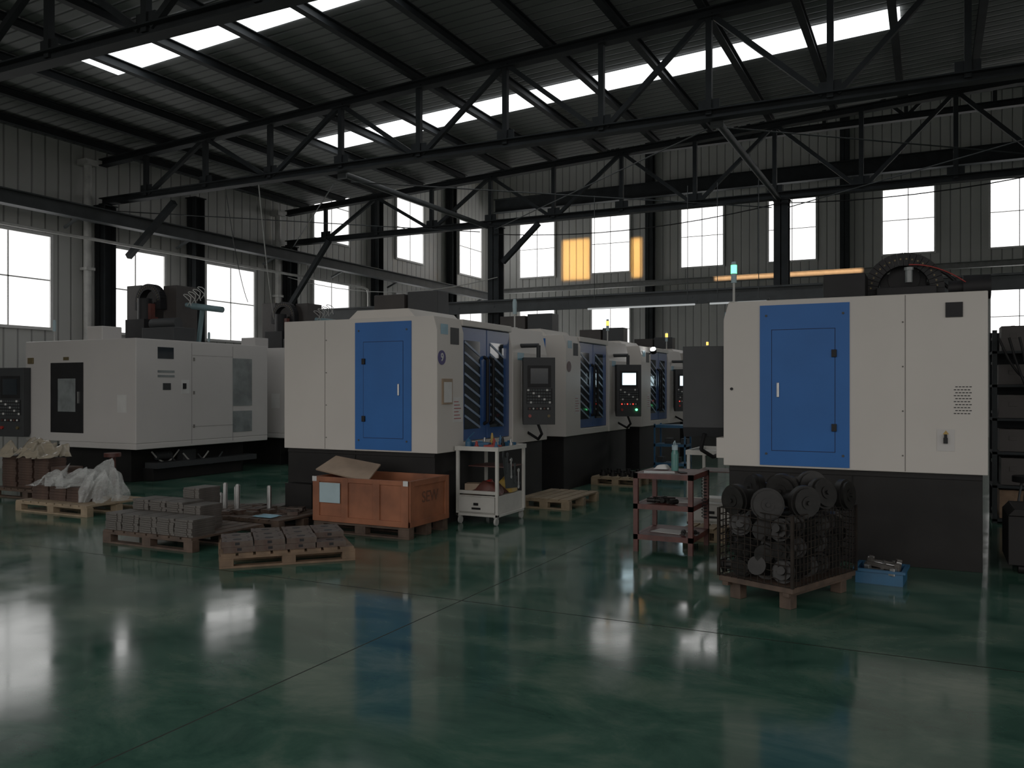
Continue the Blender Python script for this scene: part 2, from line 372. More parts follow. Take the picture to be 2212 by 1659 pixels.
def tower(par,x,y,z,lamp,h=.42):
    s=bpy.data.objects.new("signal_tower",None); COL.objects.link(s); s.parent=par; s.location=(x,y,z)
    M().cyl((0,0,0),(0,0,h*.5),.012,n=8).cyl((0,0,0),(0,0,.02),.04,n=12).part("pole",PIPE,s)
    M().cyl((0,0,h*.5),(0,0,h*.72),.028,n=12).part("clear_lens",PAPER,s)
    M().cyl((0,0,h*.72),(0,0,h*.92),.03,n=12).part("lit_lens",lamp,s)
    M().cyl((0,0,h*.92),(0,0,h),.028,.02,n=12).part("cap",PAPER,s)
def vmc(loc,mx,label,lit,lamp,ppos,prot,grp):
    t=T("machining_center",label,"cnc machine",loc,group=grp)
    S=-1 if mx else 1
    m=M(mx); m.box(-1.1,1.08,.03,3.05,.0,.86)
    if not mx: m.box(-1.02,-.6,-.12,.03,0,.42)
    m.box(-.05,-.045,.02,.03,0,.85); m.box(-1.1,1.08,.02,.03,.8,.83)
    m.part("machine_base",BASE,t,bevel=.008)
    m=M(mx)
    m.prism([(-1.14,.85),(1.13,.85),(1.13,2.28),(1.08,2.45),(-1.14,2.45)],'y',0,.62)
    m.box(-1.12,1.04,.62,1.96,.85,2.45)
    m.box(1.04,1.12,.62,1.96,2.37,2.45); m.box(1.04,1.12,.62,1.96,.85,.95)
    m.prism([(-1.12,.85),(1.14,.85),(1.14,2.1),(1.06,2.45),(-1.12,2.45)],'y',1.96,3.1)
    m.part("enclosure",CREAM,t,bevel=.008)
    m=M(mx); m.box(-.493,-.487,-.003,.0,.86,2.44); 
    for z in (1.0,1.4,1.8,2.2): m.cyl((-.47,-.006,z),(-.47,0,z),.008,n=8)
    m.part("panel_seam",SEAM,t)
    bp=M(mx).box(-.025,.78,-.012,0,.87,2.40).part("blue_side_panel",BLUE,t)
    m=M(mx); m.box(.097,.673,-.0135,-.012,1.008,2.167); m.part("door_gap",BLUESEAM,bp)
    M(mx).box(.104,.666,-.015,-.012,1.015,2.16).part("access_door",BLUE,bp)
    M(mx).box(.598,.622,-.03,-.015,1.52,1.66).part("handle",BRIGHT,bp,bevel=.004)
    for z in (1.24,1.93): M(mx).box(.085,.13,-.035,-.012,z-.035,z+.035).part("hinge",DARK,bp,bevel=.003)
    m=M(mx)
    for x in (.03,.72):
        for z in (.98,2.3): m.cyl((x,-.018,z),(x,-.012,z),.012,n=8)
    m.part("panel_screws",STEELM,bp)
    for y0,y1,hy in ((.63,1.29,1.2),(1.31,1.95,1.4)):
        d=M(mx).box(1.045,1.085,y0,y1,.96,2.36).part("sliding_door",NAVY,t,bevel=.004)
        M(mx).box(1.0855,1.089,y0+.08,y1-.18,1.1,2.2).part("door_window",GLASS,d)
        m=M(mx)
        for i in range(8):
            z=1.13+i*.13; m.beam((1.093,y0+.08,z+.14),(1.093,y1-.18,z-.02),.006,.028)
        m.part("window_louvre",LATT,d)
        m=M(mx); yy=y1-.07 if y0<1 else y0+.07
        m.tube([(1.085,yy,1.15),(1.14,yy,1.18),(1.14,yy,1.98),(1.085,yy,2.01)],.022); m.part("handle",DARK,d)
    if not mx:
        m=M(mx); m.prism([(-.3,2.45),(.72,2.45),(.6,2.57),(-.15,2.57)],'y',.2,1.3); m.part("roof_hood",CREAM,t,bevel=.004)
        m=M(mx); m.box(-.72,-.22,1.35,1.8,2.45,2.90); m.part("spindle_head_cover",BROWN,t,bevel=.01)
        m=M(mx); m.box(-.2,.28,1.4,1.7,2.45,2.93); m.part("column_cover",PGREY,t,bevel=.01)
    M(mx).box(1.14,1.144,2.1,2.3,2.0,2.1).part("blue_label",LBLUE,t)
    M(mx).box(1.13,1.134,.3,.5,2.13,2.33).part("inspection_label",PGREY,t)
    M(mx).box(1.13,1.134,.08,.24,2.24,2.36).part("blue_label",LBLUE,t)
    m=M(mx); m.box(1.13,1.133,.36,.58,1.2,1.5); m.part("notice_sheet",PAPER2,t)
    m=M(mx)
    for i in range(6): m.box(1.133,1.1335,.38,.55-.03*(i%3),1.24+.04*i,1.25+.04*i)
    m.part("notice_print",RED,t)
    control_panel(t,(ppos[0],ppos[1],1.57),prot,lit,mx)
    m=M(mx); p=(abs(ppos[0])*1.0,ppos[1])
    if not mx: m.tube([(1.1,ppos[1],2.2),(p[0],ppos[1],2.2),(p[0],ppos[1],2.02)],.03,10)
    else: m.beam((1.1,ppos[1],1.6),(p[0]-.1,ppos[1],1.6),.1,.1)
    m.part("panel_arm",PGREY,t)
    m=M(mx); m.tube([(p[0],ppos[1]-.05,1.15),(p[0]+.05,ppos[1]+.0,.98),(p[0]-.05,ppos[1]+.1,.9),(1.1,ppos[1]+.2,1.0)],.02); m.part("panel_cable",DARK,t)
    tower(t,S*(.95 if not mx else 1.07),2.4 if not mx else .2,2.45,lamp)
    return t
m9=vmc((-6.235,8.38,0),False,"cream cnc machining center with blue side door and round number sticker",False,PAPER,(1.385,2.26),math.radians(30),"machining centers in a row")
src=vmc((-6.235,12.23,0),False,"cream cnc machining center with blue sliding doors and lit control screen",True,LEDA,(1.385,2.26),math.radians(30),"machining centers in a row")
for i in range(2): cp(src,(-6.235,16.08+3.85*i,0),label="cream cnc machining center with blue sliding doors further along the aisle")
mr=vmc((-.695,8.38,0),True,"cream cnc machining center with blue side door and black vent fan",False,LEDG,(-1.36,.24),math.radians(188),"machining centers facing the row")
m=M(); m.cyl((1.13,.10,1.965),(1.137,.10,1.965),.085,n=28); m.part("number_sticker",PURP,m9)
textpart("9",.13,PAPER2,m9,(1.139,.10,1.965),(PI/2,0,PI/2),"number_nine")
m=M(); m.box(1.13,1.15,.1,.32,1.42,1.72); m.part("clipboard",PLY,m9)
m=M(); m.box(1.15,1.153,.12,.3,1.44,1.68); m.part("clipboard_sheet",PAPER2,m9)
M().cyl((1.13,.12,1.95),(1.136,.12,1.95),.085,n=28).part("round_sticker",REDB,src)
m=M(); cx=.695
m.box(.116+cx,.252+cx,-.015,0,2.23,2.36); 
for i in range(5): m.cyl((.184+cx,-.018-.001*i,2.295),(.184+cx,-.017,2.295),.06-.011*i,n=20)
m.part("cooling_fan",DARK,mr)
m=M()
for r in range(10):
    for q in range(5): m.box(.181+cx+.027*q+(.012 if r%2 else 0),.181+cx+.02+.027*q+(.012 if r%2 else 0),-.002,.0,1.38+.026*r,1.388+.026*r)
m.part("vent_slots",DARK,mr)
m=M(); m.box(.048+cx,.19+cx,-.004,0,1.05,1.245); m.part("breaker_recess",CREAM2,mr,bevel=.001)
m=M(); m.box(.1+cx,.135+cx,-.03,-.004,1.12,1.17).box(.105+cx,.13+cx,-.04,-.004,1.17,1.2); m.part("breaker_switch",DARK,mr)
m=M(); m.prism([(.095+cx,1.2),(.145+cx,1.2),(.12+cx,1.235)],'y',-.006,-.004); m.part("warning_sign",YEL,mr)
M().cyl((-1.05,-.01,1.6),(-1.05,0,1.6),.015,n=12).part("lock",DARK,mr)
m=M(); m.box(-.27,.12,.6,1.0,2.45,2.74); m.box(.2,.75,.9,1.3,2.45,2.62); m.part("axis_drive_cover",DARK,mr,bevel=.01)
m=M(); m.box(-1.2,-1.12,.0,.5,.92,1.12); m.part("side_bracket",CREAM,mr,bevel=.005)
def chain(par,cx_,y,z,R,w,th=.09,a0=0,a1=180):
    m=M()
    n=18
    for i in range(n):
        a=math.radians(a0+(a1-a0)*(i+.04)/n); b=math.radians(a0+(a1-a0)*(i+.96)/n)
        pts=[(cx_+R*math.cos(a),z+R*math.sin(a)),(cx_+R*math.cos(b),z+R*math.sin(b)),(cx_+(R-th)*math.cos(b),z+(R-th)*math.sin(b)),(cx_+(R-th)*math.cos(a),z+(R-th)*math.sin(a))]
        m.prism(pts,'y',y,y+w)
        c=(a+b)/2; m.cyl((cx_+(R-th/2)*math.cos(c),y-.006,z+(R-th/2)*math.sin(c)),(cx_+(R-th/2)*math.cos(c),y,z+(R-th/2)*math.sin(c)),.009,n=8,m=1)
    m.box(cx_+R-th,cx_+R,y,y+w,z-.15,z); m.box(cx_-R,cx_-R+th,y,y+w,z-.15,z)
    m.part("cable_chain",[DARK,BRASS],par)
chain(mr,.45,1.0,2.6,.37,.14,.13)
m=M(); m.box(.22,.66,1.15,1.35,2.45,2.78).cyl((.45,1.13,2.72),(.45,1.3,2.72),.15,n=20); m.part("belt_cover",DARK,mr,bevel=.01)
m=M(); m.cyl((.98,1.1,2.6),(1.22,1.1,2.6),.12,n=20).cyl((.85,1.1,2.6),(.98,1.1,2.6),.075,n=16).box(.9,1.15,1.0,1.2,2.45,2.5); m.part("servo_motor",DARK,mr)
m=M(); m.tube([Vector((.5+.5*i/10,.96,2.84-.2*(i/10)**2)) for i in range(11)],.006); m.part("red_air_hose",RED,mr)
m=M(); m.cyl((.5,.94,2.66),(.5,.94,2.78),.035,n=14); m.cyl((.5,.94,2.78),(.5,.94,2.81),.045,n=14); m.part("lubricator_cup",MGREY,mr)
for k in range(3):
    m=M(); m.tube([Vector((.28+.05*k+(.5+.06*k)*i/8,1.4-.03*k,2.6+(.14+.05*k)*math.sin(PI*i/8))) for i in range(9)],.018); m.part("black_hose",DARK,mr)
def vmc2(loc,label):
    t=T("machining_center",label,"cnc machine",loc,group="older machining centers")
    m=M(); m.box(-.9,1.0,.25,2.9,0,.6); m.box(-1.25,-.9,.5,2.2,0,.5); m.box(.7,1.25,.5,2.6,.0,.22); m.part("machine_base",BASE,t,bevel=.01)
    m=M(); m.box(1.05,1.35,.5,2.9,.22,.32); m.cyl((1.1,.7,.42),(1.1,1.0,.42),.07,n=12); m.box(1.05,1.2,1.2,1.5,.32,.5); m.part("coolant_tray",PGREY,t)
    for k in range(4):
        m=M(); m.tube([Vector((1.1+.05*k,.6+k*.3+.6*i/8,.5-.2*math.sin(PI*i/8)-.03*k)) for i in range(9)],.014); m.part("hose",STEELM if k%2 else PIPE,t)
    m=M(); m.box(-1.43,1.43,0,3.12,.68,2.45); m.box(-.5,1.43,0,3.12,.58,.68); m.box(-.05,.35,.2,.6,2.45,2.7)
    m.box(-1.3,-.6,2.6,3.0,2.45,2.6)
    m.part("enclosure",CREAM2,t,bevel=.012)
    d=M().box(-.73,.13,-.012,0,.83,2.06).part("front_door",DARK,t,bevel=.004)
    M().box(-.52,-.06,-.02,-.012,1.2,1.78).part("door_window",MGREY,d,bevel=.003)
    M().box(.02,.05,-.04,-.012,1.35,1.55).part("handle",BRIGHT,d)
    M().box(-1.34,-1.2,-.03,0,2.05,2.16).part("yellow_switch_box",BRASS,t,bevel=.005)
    M().box(-.4,-.25,-.003,0,2.1,2.16).part("warning_label",BRASS,t)
    M().box(.98,1.2,-.003,0,1.2,1.5).part("paper_label",PAPER2,t)
    X=1.43
    M().box(X,X+.006,.44,.78,2.12,2.32).part("display",GLASS,t)
    m=M(); m.box(X,X+.004,.44,.8,1.88,1.92).box(X,X+.004,.44,.8,1.8,1.84); m.part("text_label",MGREY,t)
    M().box(X,X+.005,.55,.72,1.58,1.7).part("round_label",PGREY,t)
    m=M(); m.box(X,X+.006,.95,1.13,1.52,1.76); m.part("gauge_plate",PAPER2,t)
    M().box(X+.006,X+.02,.98,1.05,1.6,1.7).part("gauge",DARK,t)
    m=M(); m.box(X,X+.003,1.185,1.19,.62,2.42); m.box(X,X+.003,1.2,2.18,.92,.925); m.box(X,X+.003,2.18,2.185,.62,2.4); m.box(X,X+.003,1.2,2.18,2.2,2.205)
    for z in (.9,1.5,2.1): m.box(X,X+.012,1.22,1.25,z,z+.06)
    m.part("panel_seam",SEAM,t)
    m=M(); m.box(X,X+.008,2.18,2.68,1.28,2.18); m.part("upper_window",MGREY,t)
    m=M(); m.box(X,X+.008,2.18,2.68,.78,1.18); m.part("lower_window",MGREY,t)
    m=M(); m.box(-.75,-.35,1.6,2.1,2.45,3.6); m.box(-.35,.25,1.9,2.3,2.45,3.3); m.box(.25,.6,1.6,2.1,2.45,3.55); m.part("spindle_column",BROWN,t,bevel=.01)
    m=M(); m.box(-.3,.2,1.2,1.6,2.45,2.9); m.cyl((.0,1.4,2.9),(.0,1.4,3.3),.14,n=18); m.part("spindle_motor",DARK,t)
    m=M(); m.box(.12,.2,1.35,1.45,2.9,3.2).box(.14,.22,1.4,1.5,2.75,2.95); m.part("rust_red_bracket",REDB,t)
    chain(t,.0,1.45,3.25,.34,.15,.11)
    m=M(); m.box(.5,1.3,.9,1.4,2.45,2.7); m.cyl((.55,1.1,2.78),(1.2,1.1,2.78),.1,n=16); m.part("tool_changer_drive",PGREY,t,bevel=.01)
    m=M(); m.cyl((.9,1.7,3.15),(1.65,1.7,3.05),.06,.055,n=16); m.cyl((.75,1.7,3.18),(.9,1.7,3.15),.045,n=12); m.beam((1.0,1.75,2.45),(1.1,1.75,3.1),.06,.06)
    m.part("teal_actuator",mat_teal,t)
    for k in range(4):
        m=M(); m.tube([Vector((.85+.12*k+.1*math.sin(i),1.62,3.15+.22*math.sin(PI*i/8)+.04*k)) for i in range(9)],.008); m.part("white_wire",PIPE,t)
    c=control_panel(t,(-1.58,-.1,1.36),math.radians(8),False,False)
    c.scale=(1.4,1,1.35)
    tower(t,-1.2,.4,2.45,PAPER)
    return t
v2=vmc2((-13.29,9.87,0),"off-white cnc machining center with black door and open top spindle")
cp(v2,(-13.29,13.6,0),label="off-white cnc machining center standing behind its twin")
t=T("work_light","small bright machine lamp on a bent arm","lamp",(-4.98,16.5,2.3))
M().cyl((-.1,0,0),(0,0,.06),.012,n=8).cyl((0,0,.03),(0,-.05,.09),.06,n=14).part("lamp_body",DARK,t)
M().cyl((0,-.05,.09),(0,-.06,.1),.055,n=14).part("lamp_lens",LAMPW,t)
# ------------------------------------------------------------------ pallets
def pallet(loc,rz,w,d,mt,label,grp=None,h=.14):
    t=T("wooden_pallet",label,"pallet",loc,rz,grp)
    m=M(); n=max(4,int(w/.15))
    for i in range(n):
        a=i*w/n; m.box(a+.012,a+w/n-.012,0,d,h-.022,h)
    m.box(0,w,0,.08,h-.03,h-.02).box(0,w,d-.08,d,h-.03,h-.02)
    m.part("deck",mt,t,bevel=.002)
    for y in (0,d/2-.045,d-.09):
        m=M(); m.box(0,w,y,y+.09,h-.045,h-.03); m.box(0,w,y,y+.09,0,.02)
        for x in (0,w/2-.06,w-.12): m.box(x,x+.12,y,y+.09,.02,h-.045)
        m.part("runner",mt,t,bevel=.002)
    return t
pallet((-7.73,6.02,0),0,1.28,1.0,WOODD,"dark weathered wooden pallet under stacked steel plates")
P1=pallet((-5.65,5.58,0),math.radians(46),1.2,.8,WOOD,"brown wooden pallet carrying drilled steel blocks",h=.13)
pallet((-7.95,7.25,0),0,1.5,.9,WOODD,"brown wooden pallet carrying steel bars and offcuts")
pallet((-10.8,7.1,0),0,1.4,.95,WOODL,"light wooden pallet under plastic-wrapped steel plates")
pallet((-5.0,10.3,0),0,.75,1.1,WOODL,"light wooden pallet on the floor beside the machine")
pallet((-5.1,13.3,0),0,.85,.9,WOODL,"light wooden pallet loaded with dark parts")
pallet((-2.35,8.82,0),0,.45,.36,WOODL,"light wooden pallet behind the red rack")
m=M(); m.box(0,.235,0,.3,0,.02); m.box(.06,.175,-.012,0,.002,.018)
pm=m.mesh("steel_plate",PLATE)
def stack(x,y,z0,n,th,me,name,label,grp,jit=.006,rz=0):
    for i in range(n):
        o=bpy.data.objects.new(name,me); COL.objects.link(o)
        o.location=(x+random.uniform(-jit,jit),y+random.uniform(-jit,jit),z0+i*th); o.rotation_euler=(0,0,rz+random.uniform(-.02,.02))
        o["label"]=label; o["category"]="steel plate"; o["group"]=grp
for i in range(5): stack(-7.72+.25*i,6.05,.14,8,.0215,pm,"steel_plate","flat grey steel plate in a stack on a pallet","steel plates stacked on a pallet")
for i in range(4): stack(-7.70+.25*i,6.37,.14,13-(i==3),.0215,pm,"steel_plate","flat grey steel plate in a stack on a pallet","steel plates stacked on a pallet")
for i in range(1): stack(-7.3,6.69,.14,18,.0215,pm,"steel_plate","flat grey steel plate in the tallest stack","steel plates stacked on a pallet")
bm_=M(); bm_.box(-.134,.134,-.112,.112,0,.05); bm_.cyl((0,0,.05),(0,0,.0515),.04,n=18,m=1)
for sx in (-1,1):
    for sy in (-1,1): bm_.cyl((.1*sx,.08*sy,.05),(.1*sx,.08*sy,.0512),.012,n=10,m=1)
bm_.box(-.02,.02,-.114,-.112,.015,.04,1)
bme=bm_.mesh("drilled_steel_block",[PLATE2,DARK])
ca,sa=math.cos(math.radians(46)),math.sin(math.radians(46))
for lay in range(2):
    for i in range(4):
        for j in range(3):
            if lay==1 and (i,j) in ((0,2),(3,0)): continue
            lx=.16+.278*i+random.uniform(-.008,.008); ly=.16+.235*j+random.uniform(-.006,.006)
            o=bpy.data.objects.new("drilled_steel_block",bme); COL.objects.link(o)
            o.location=(-5.65+lx*ca-ly*sa,5.58+lx*sa+ly*ca,.13+.052*lay); o.rotation_euler=(0,0,math.radians(46)+random.uniform(-.03,.03))
            o["label"]="rust-tinged steel block with a drilled centre hole"; o["category"]="steel block"; o["group"]="drilled blocks on a pallet"
for (x,y,h) in ((-7.75,7.75,.3),(-7.62,7.8,.26),(-7.5,7.7,.3),(-7.05,7.75,.3),(-7.68,7.6,.2)):
    M().cyl((0,0,0),(0,0,h),.028,n=16).cyl((0,0,h),(0,0,h+.01),.02,n=12).thing("steel_bar",BRIGHT,"short bright round steel bar standing upright","steel bar",(x,y,.14),group="upright bars on a pallet")
for i in range(22):
    x=-7.8+random.random()*1.2; y=7.35+random.random()*.65
    if abs(x+7.55)<.35 and abs(y-7.7)<.17: continue
    m=M(); w=random.uniform(.06,.12); d=random.uniform(.04,.08); h=random.uniform(.02,.05); m.box(-w,w,-d,d,0,h); m.cyl((0,0,h),(0,0,h+.002),d*.4,n=12,m=1)
    m.thing("steel_offcut",[PLATE2,DARK],"small rusty steel offcut on a pallet","steel offcut",(x,y,.142),(0,0,random.random()*3),group="offcuts on a pallet",bevel=.001)
def crumple(w,d,h,seed,n=26,edge=.9,amp=.08):
    m=M()
    def fn(u,v):
        x=(u-.5)*w;y=(v-.5)*d
        e=1-max(abs(u-.5),abs(v-.5))*2
        z=h*min(1,e*2.2)**.7
        p=Vector((x*5+seed,y*5,seed)); k=noise.noise(p)*amp+noise.noise(p*2.7)*amp*.5
        q=noise.noise(p+Vector((9,3,1)))*amp
        return (x+q,y+k*.8,max(.006,z+k*1.2))
    m.grid(n,n,fn); return m
crumple(.28,.2,.02,3,8,amp=.02).thing("blue_film_scrap",LBLUE,"crumpled light blue plastic sheet on the pallet","plastic sheet",(-6.78,7.42,.145))
m=M(); m.box(0,.32,0,.28,0,.035); pr=m.mesh("rusty_plate",RUST)
for i in range(3): stack(-10.75+.35*i,7.3,.14,5,.037,pr,"rusty_plate","brown rusty steel plate in a stack under plastic","rusty plates")
for i in range(2): stack(-10.75+.35*i,7.65,.14,8,.037,pr,"rusty_plate","brown rusty steel plate in a stack under plastic","rusty plates")
crumple(.75,.5,.12,5,44,amp=.2).thing("plastic_bag",FILM,"crumpled clear plastic sheet over steel plates","plastic sheet",(-10.25,7.4,.33))
crumple(.42,.45,.40,8,44,amp=.2).thing("plastic_bag",FILM,"crumpled clear plastic bag on the pallet","plastic sheet",(-9.62,7.5,.15))
pallet((-12.6,7.9,0),0,1.6,1.0,WOODD,"dark pallet with rusty plates under a beige sheet")
for i in range(4):
    stack(-12.55+.37*i,8.05,.14,12 if i<3 else 9,.037,pr,"rusty_plate","brown rusty steel plate in a stack under a sheet","rusty plates")
crumple(1.2,.6,.14,2,44,amp=.16).thing("beige_cover_sheet",CLOTH,"crumpled beige plastic cover sheet over stacked steel","cover sheet",(-12.1,8.2,.585))
m=M(); m.cyl((0,0,0),(0,0,.02),.14,n=20).cyl((0,0,.02),(0,0,.5),.05,n=16).cyl((0,0,.5),(0,0,.56),.13,n=20)
m.thing("rusty_pedestal",REDB,"rust red steel pedestal with round flange","pedestal",(-11.9,9.45,0))
for i in range(7):
    m=M(); m.box(-.14,.14,-.1,.1,0,.05+.02*(i%3)); m.thing("steel_plate",PLATE,"loose grey steel plate lying on the floor","steel plate",(-9.1+.3*i,8.5+.12*(i%2),0),(0,0,.3*i),group="loose plates on the floor",bevel=.003)
# ------------------------------------------------------------------ orange crate
C=T("shipping_crate","orange painted wooden crate on a pallet base, lid open","crate",(-6.21,7.54,0))
m=M(); W,D=1.27,.8
for y in (0,D/2-.05,D-.1):
    m.box(0,W,y,y+.1,0,.02); m.box(0,W,y,y+.1,.1,.13)
    for x in (0,W/2-.07,W-.14): m.box(x,x+.14,y,y+.1,.02,.1)
m.box(0,W,0,D,.13,.15); m.part("pallet_base",WOODD,C,bevel=.003)
m=M(); H=.62; m.box(0,W,0,.02,.13,H).box(0,W,D-.02,D,.13,H).box(0,.02,.02,D-.02,.13,H).box(W-.02,W,.02,D-.02,.13,H)
for a in (0,W*.31,W*.64,W-.09): m.box(a,a+.09,-.018,0,.13,H)
m.box(0,W,-.02,0,.13,.19)
for a in (0,D-.08): m.box(W,W+.018,a,a+.08,.13,H)
m.box(W,W+.02,0,D,.13,.19); m.box(W,W+.018,.08,D-.08,.56,H); m.box(0,W,-.014,0,.57,H)
m.part("crate_walls",ORANGE,C,bevel=.003)
for x in (0,W-.06): M().box(x,x+.06,-.024,-.018,.57,.625).part("corner_bracket",BRIGHT,C)
M().box(.1,.38,-.024,-.018,.34,.56).part("paper_label",PAPER,C)
textpart("SEW",.17,CRATETXT,C,(W+.003,.42,.42),(PI/2,0,PI/2),"lettering_sew",.01)
M().box(.04,W-.04,.04,D-.04,.15,.38).part("packing_insert",CAST,C)
m=M(); m.prism([(-.34,-.16),(.36,-.2),(.30,.2),(-.30,.2)],'z',-.008,.008)
m.thing("plywood_lid",PLY,"loose plywood lid piece leaning on the open crate","crate lid",(-5.98,7.88,.69),(math.radians(22),math.radians(8),math.radians(6)))
# ------------------------------------------------------------------ white cart
def cart(loc,label,grp="white tool carts"):
    t=T("tool_cart",label,"tool cart",loc,group=grp); w,d,h=.56,.75,.92
    m=M()
    for x in (0,w-.035):
        for y in (0,d-.035): m.box(x,x+.035,y,y+.035,.1,h)
    m.box(0,w,0,d,.1,.13); m.part("frame",WHITE,t,bevel=.003)
    m=M(); m.box(0,w,0,d,h-.05,h-.04).box(-.01,w+.01,-.01,.01,h-.05,h).box(-.01,w+.01,d-.01,d+.01,h-.05,h).box(-.01,.01,0,d,h-.05,h).box(w-.01,w+.01,0,d,h-.05,h); m.part("top_tray",WHITE,t)
    m=M(); m.box(.03,w-.03,.03,d-.03,.13,.34).box(.03,w-.03,0.0,.03,.36,.4); m.part("cabinet",WHITE,t,bevel=.004)
    dr=M().box(.04,w-.04,-.012,.03,.15,.33).part("drawer",WHITE,t,bevel=.004)
    M().box(.25,.31,-.024,-.012,.23,.26).part("lock",DARK,dr)
    M().box(.22,.34,-.014,-.012,.18,.205).part("black_label",DARK,dr)
    M().box(.03,w-.03,.25,d-.03,.66,.67).part("shelf",REDB,t)
    for x in (.04,w-.04):
        for y in (.04,d-.04):
            M().cyl((x-.012,y,.045),(x+.012,y,.045),.045,n=16).box(x-.025,x+.025,y-.02,y+.02,.085,.1).part("caster",PIPE,t)
    m=M(); pts=[(.1,.9)]; 
    for i in range(6): pts+= [(.16+.09*i,.86-.08*i),(.12+.09*i,.80-.08*i)]
    pts+=[(.2,.42)]
    m.prism(pts,'x',w+.001,w+.006); m.part("side_plate",STEELM,t)
    return t
ct=cart((-5.07,8.75,0),"white metal tool cart with drawer and casters, tools on top")
cp(ct,(-2.43,9.3,0),label="white metal tool cart behind the red rack")
def item(name,build,mt,label,cat,loc,rot=(0,0,0),grp=None,bevel=0):
    m=M(); build(m); return m.thing(name,mt,label,cat,loc,rot,grp,bevel)
z=.88
def spanner(m): 
    m.box(-.012,.012,-.003,.003,-.2,0); m.cyl((0,-.004,0),(0,.004,0),.026,n=12); m.cyl((0,-.004,-.2),(0,.004,-.2),.022,n=12)
for i in range(4): item("spanner",spanner,BRIGHT if i%2 else STEELM,"steel spanner hanging on the cart side","spanner",(-4.499,8.98+.1*i,.82-.07*i),(0,0,PI/2),"spanners on the cart side")
item("blue_tool_box",lambda m:(m.box(-.12,.12,-.06,.06,0,.07),m.box(-.03,.03,-.008,.008,.07,.09)),BBIN,"small blue plastic parts box on the cart","box",(-4.9,9.05,z),(0,0,.2),bevel=.004)
item("blue_tool_box",lambda m:(m.box(-.08,.08,-.05,.05,0,.06),m.box(-.02,.02,-.008,.008,.06,.08)),BBIN,"small blue plastic parts box on the cart","box",(-4.7,9.42,z),(0,0,-.3),bevel=.004)
item("red_parts_tray",lambda m:(m.box(-.09,.09,-.06,.06,0,.01),m.box(-.09,.09,-.06,-.055,0,.05),m.box(-.09,.09,.055,.06,0,.05),m.box(-.09,-.085,-.055,.055,0,.05),m.box(.085,.09,-.055,.055,0,.05)),RED,"small red plastic tray on the cart","tray",(-4.68,8.95,z))
for i,(x,y,mt,hh) in enumerate(((-4.83,9.22,YEL,.18),(-4.74,9.27,BBIN,.15),(-4.62,9.1,DARK,.14),(-4.75,9.12,RED,.12),(-4.95,9.25,BRIGHT,.12),(-4.6,9.28,BRIGHT,.11),(-4.85,8.86,RED,.1),(-4.57,8.83,BBIN,.1))):
    item("tool_holder",lambda m:(m.cyl((0,0,0),(0,0,hh*.5),.026,n=14),m.cyl((0,0,hh*.5),(0,0,hh*.65),.016,n=12),m.cyl((0,0,hh*.65),(0,0,hh),.02,.008,n=12)),mt,"small upright tool on the cart tray","tool",(x,y,z),grp="tools on the cart")
item("blue_oil_can",lambda m:(m.cyl((0,0,0),(0,0,.09),.04,n=16),m.cyl((0,0,.09),(0,0,.13),.04,.01,n=16),m.cyl((0,0,.13),(.08,0,.2),.006,n=6)),BBIN,"small blue oil can on the cart","oil can",(-4.97,8.88,z))
crumple(.38,.34,.14,11,14,amp=.07).thing("rag",REDB,"crumpled dark red rag on the cart shelf","rag",(-4.74,8.98,.345))
crumple(.26,.24,.16,12,12,amp=.06).thing("rag",YEL,"crumpled yellow cloth on the cart shelf","rag",(-4.68,9.3,.345))
crumple(.2,.18,.12,15,12,amp=.06).thing("rag",RED,"crumpled bright red cloth on the cart shelf","rag",(-4.92,9.25,.345))
item("cardboard_box",lambda m:(m.box(-.1,.1,-.08,.08,0,.12),m.box(-.1,.1,-.002,.002,.12,.122)),PLY,"small open cardboard box on the cart shelf","box",(-4.93,8.95,.345),(0,0,.3))
# ------------------------------------------------------------------ red rack
R=T("steel_rack","oxide red welded steel rack with three shelves","rack",(-2.63,8.02,0)); w,d=.59,.68
m=M()
for x in (0,w-.045):
    for y in (0,d-.045): m.box(x,x+.045,y,y+.045,0,.77)
for zz in (.17,.47,.77): m.box(0,w,0,.04,zz-.05,zz).box(0,w,d-.04,d,zz-.05,zz).box(0,.04,.04,d-.04,zz-.05,zz).box(w-.04,w,.04,d-.04,zz-.05,zz)
m.part("leg_frame",REDB,R)
for zz in (.17,.47,.77):
    m=M(); m.box(.04,w-.04,.04,d-.04,zz-.012,zz-.002); m.part("shelf",REDB,R)
B=T("water_bottle","translucent teal sports bottle with grey cap on the rack","bottle",(-2.33,8.45,.77))
M().cyl((0,0,0),(0,0,.17),.036,.038,n=20).cyl((0,0,.17),(0,0,.21),.038,.026,n=20).part("bottle_body",TEAL,B)
m=M().cyl((0,0,.21),(0,0,.26),.03,n=18); m.tube([(.0,-.028,.25),(.0,-.045,.28),(0,.0,.3),(0,.03,.26)],.006); m.part("bottle_cap",PAPER,B)
item("paper_sheet",lambda m:m.box(-.15,.15,-.1,.1,0,.003),PAPER2,"white paper sheet on the rack top","paper",(-2.42,8.2,.771),(0,0,.3),"papers on the rack")
item("paper_sheet",lambda m:m.box(-.16,.16,-.11,.11,0,.003),PAPER2,"paper sheet on the lower shelf","paper",(-2.34,8.3,.172),(0,0,-.2),"papers on the rack")
item("paper_sheet",lambda m:m.box(-.16,.16,-.11,.11,0,.003),PAPER2,"paper sheet on the middle shelf","paper",(-2.3,8.35,.472),(0,0,.15),"papers on the rack")
item("smartphone",lambda m:(m.box(-.035,.035,-.07,.07,0,.008)),DARK,"black smartphone lying on the rack","phone",(-2.2,8.25,.771),(0,0,.5),bevel=.003)
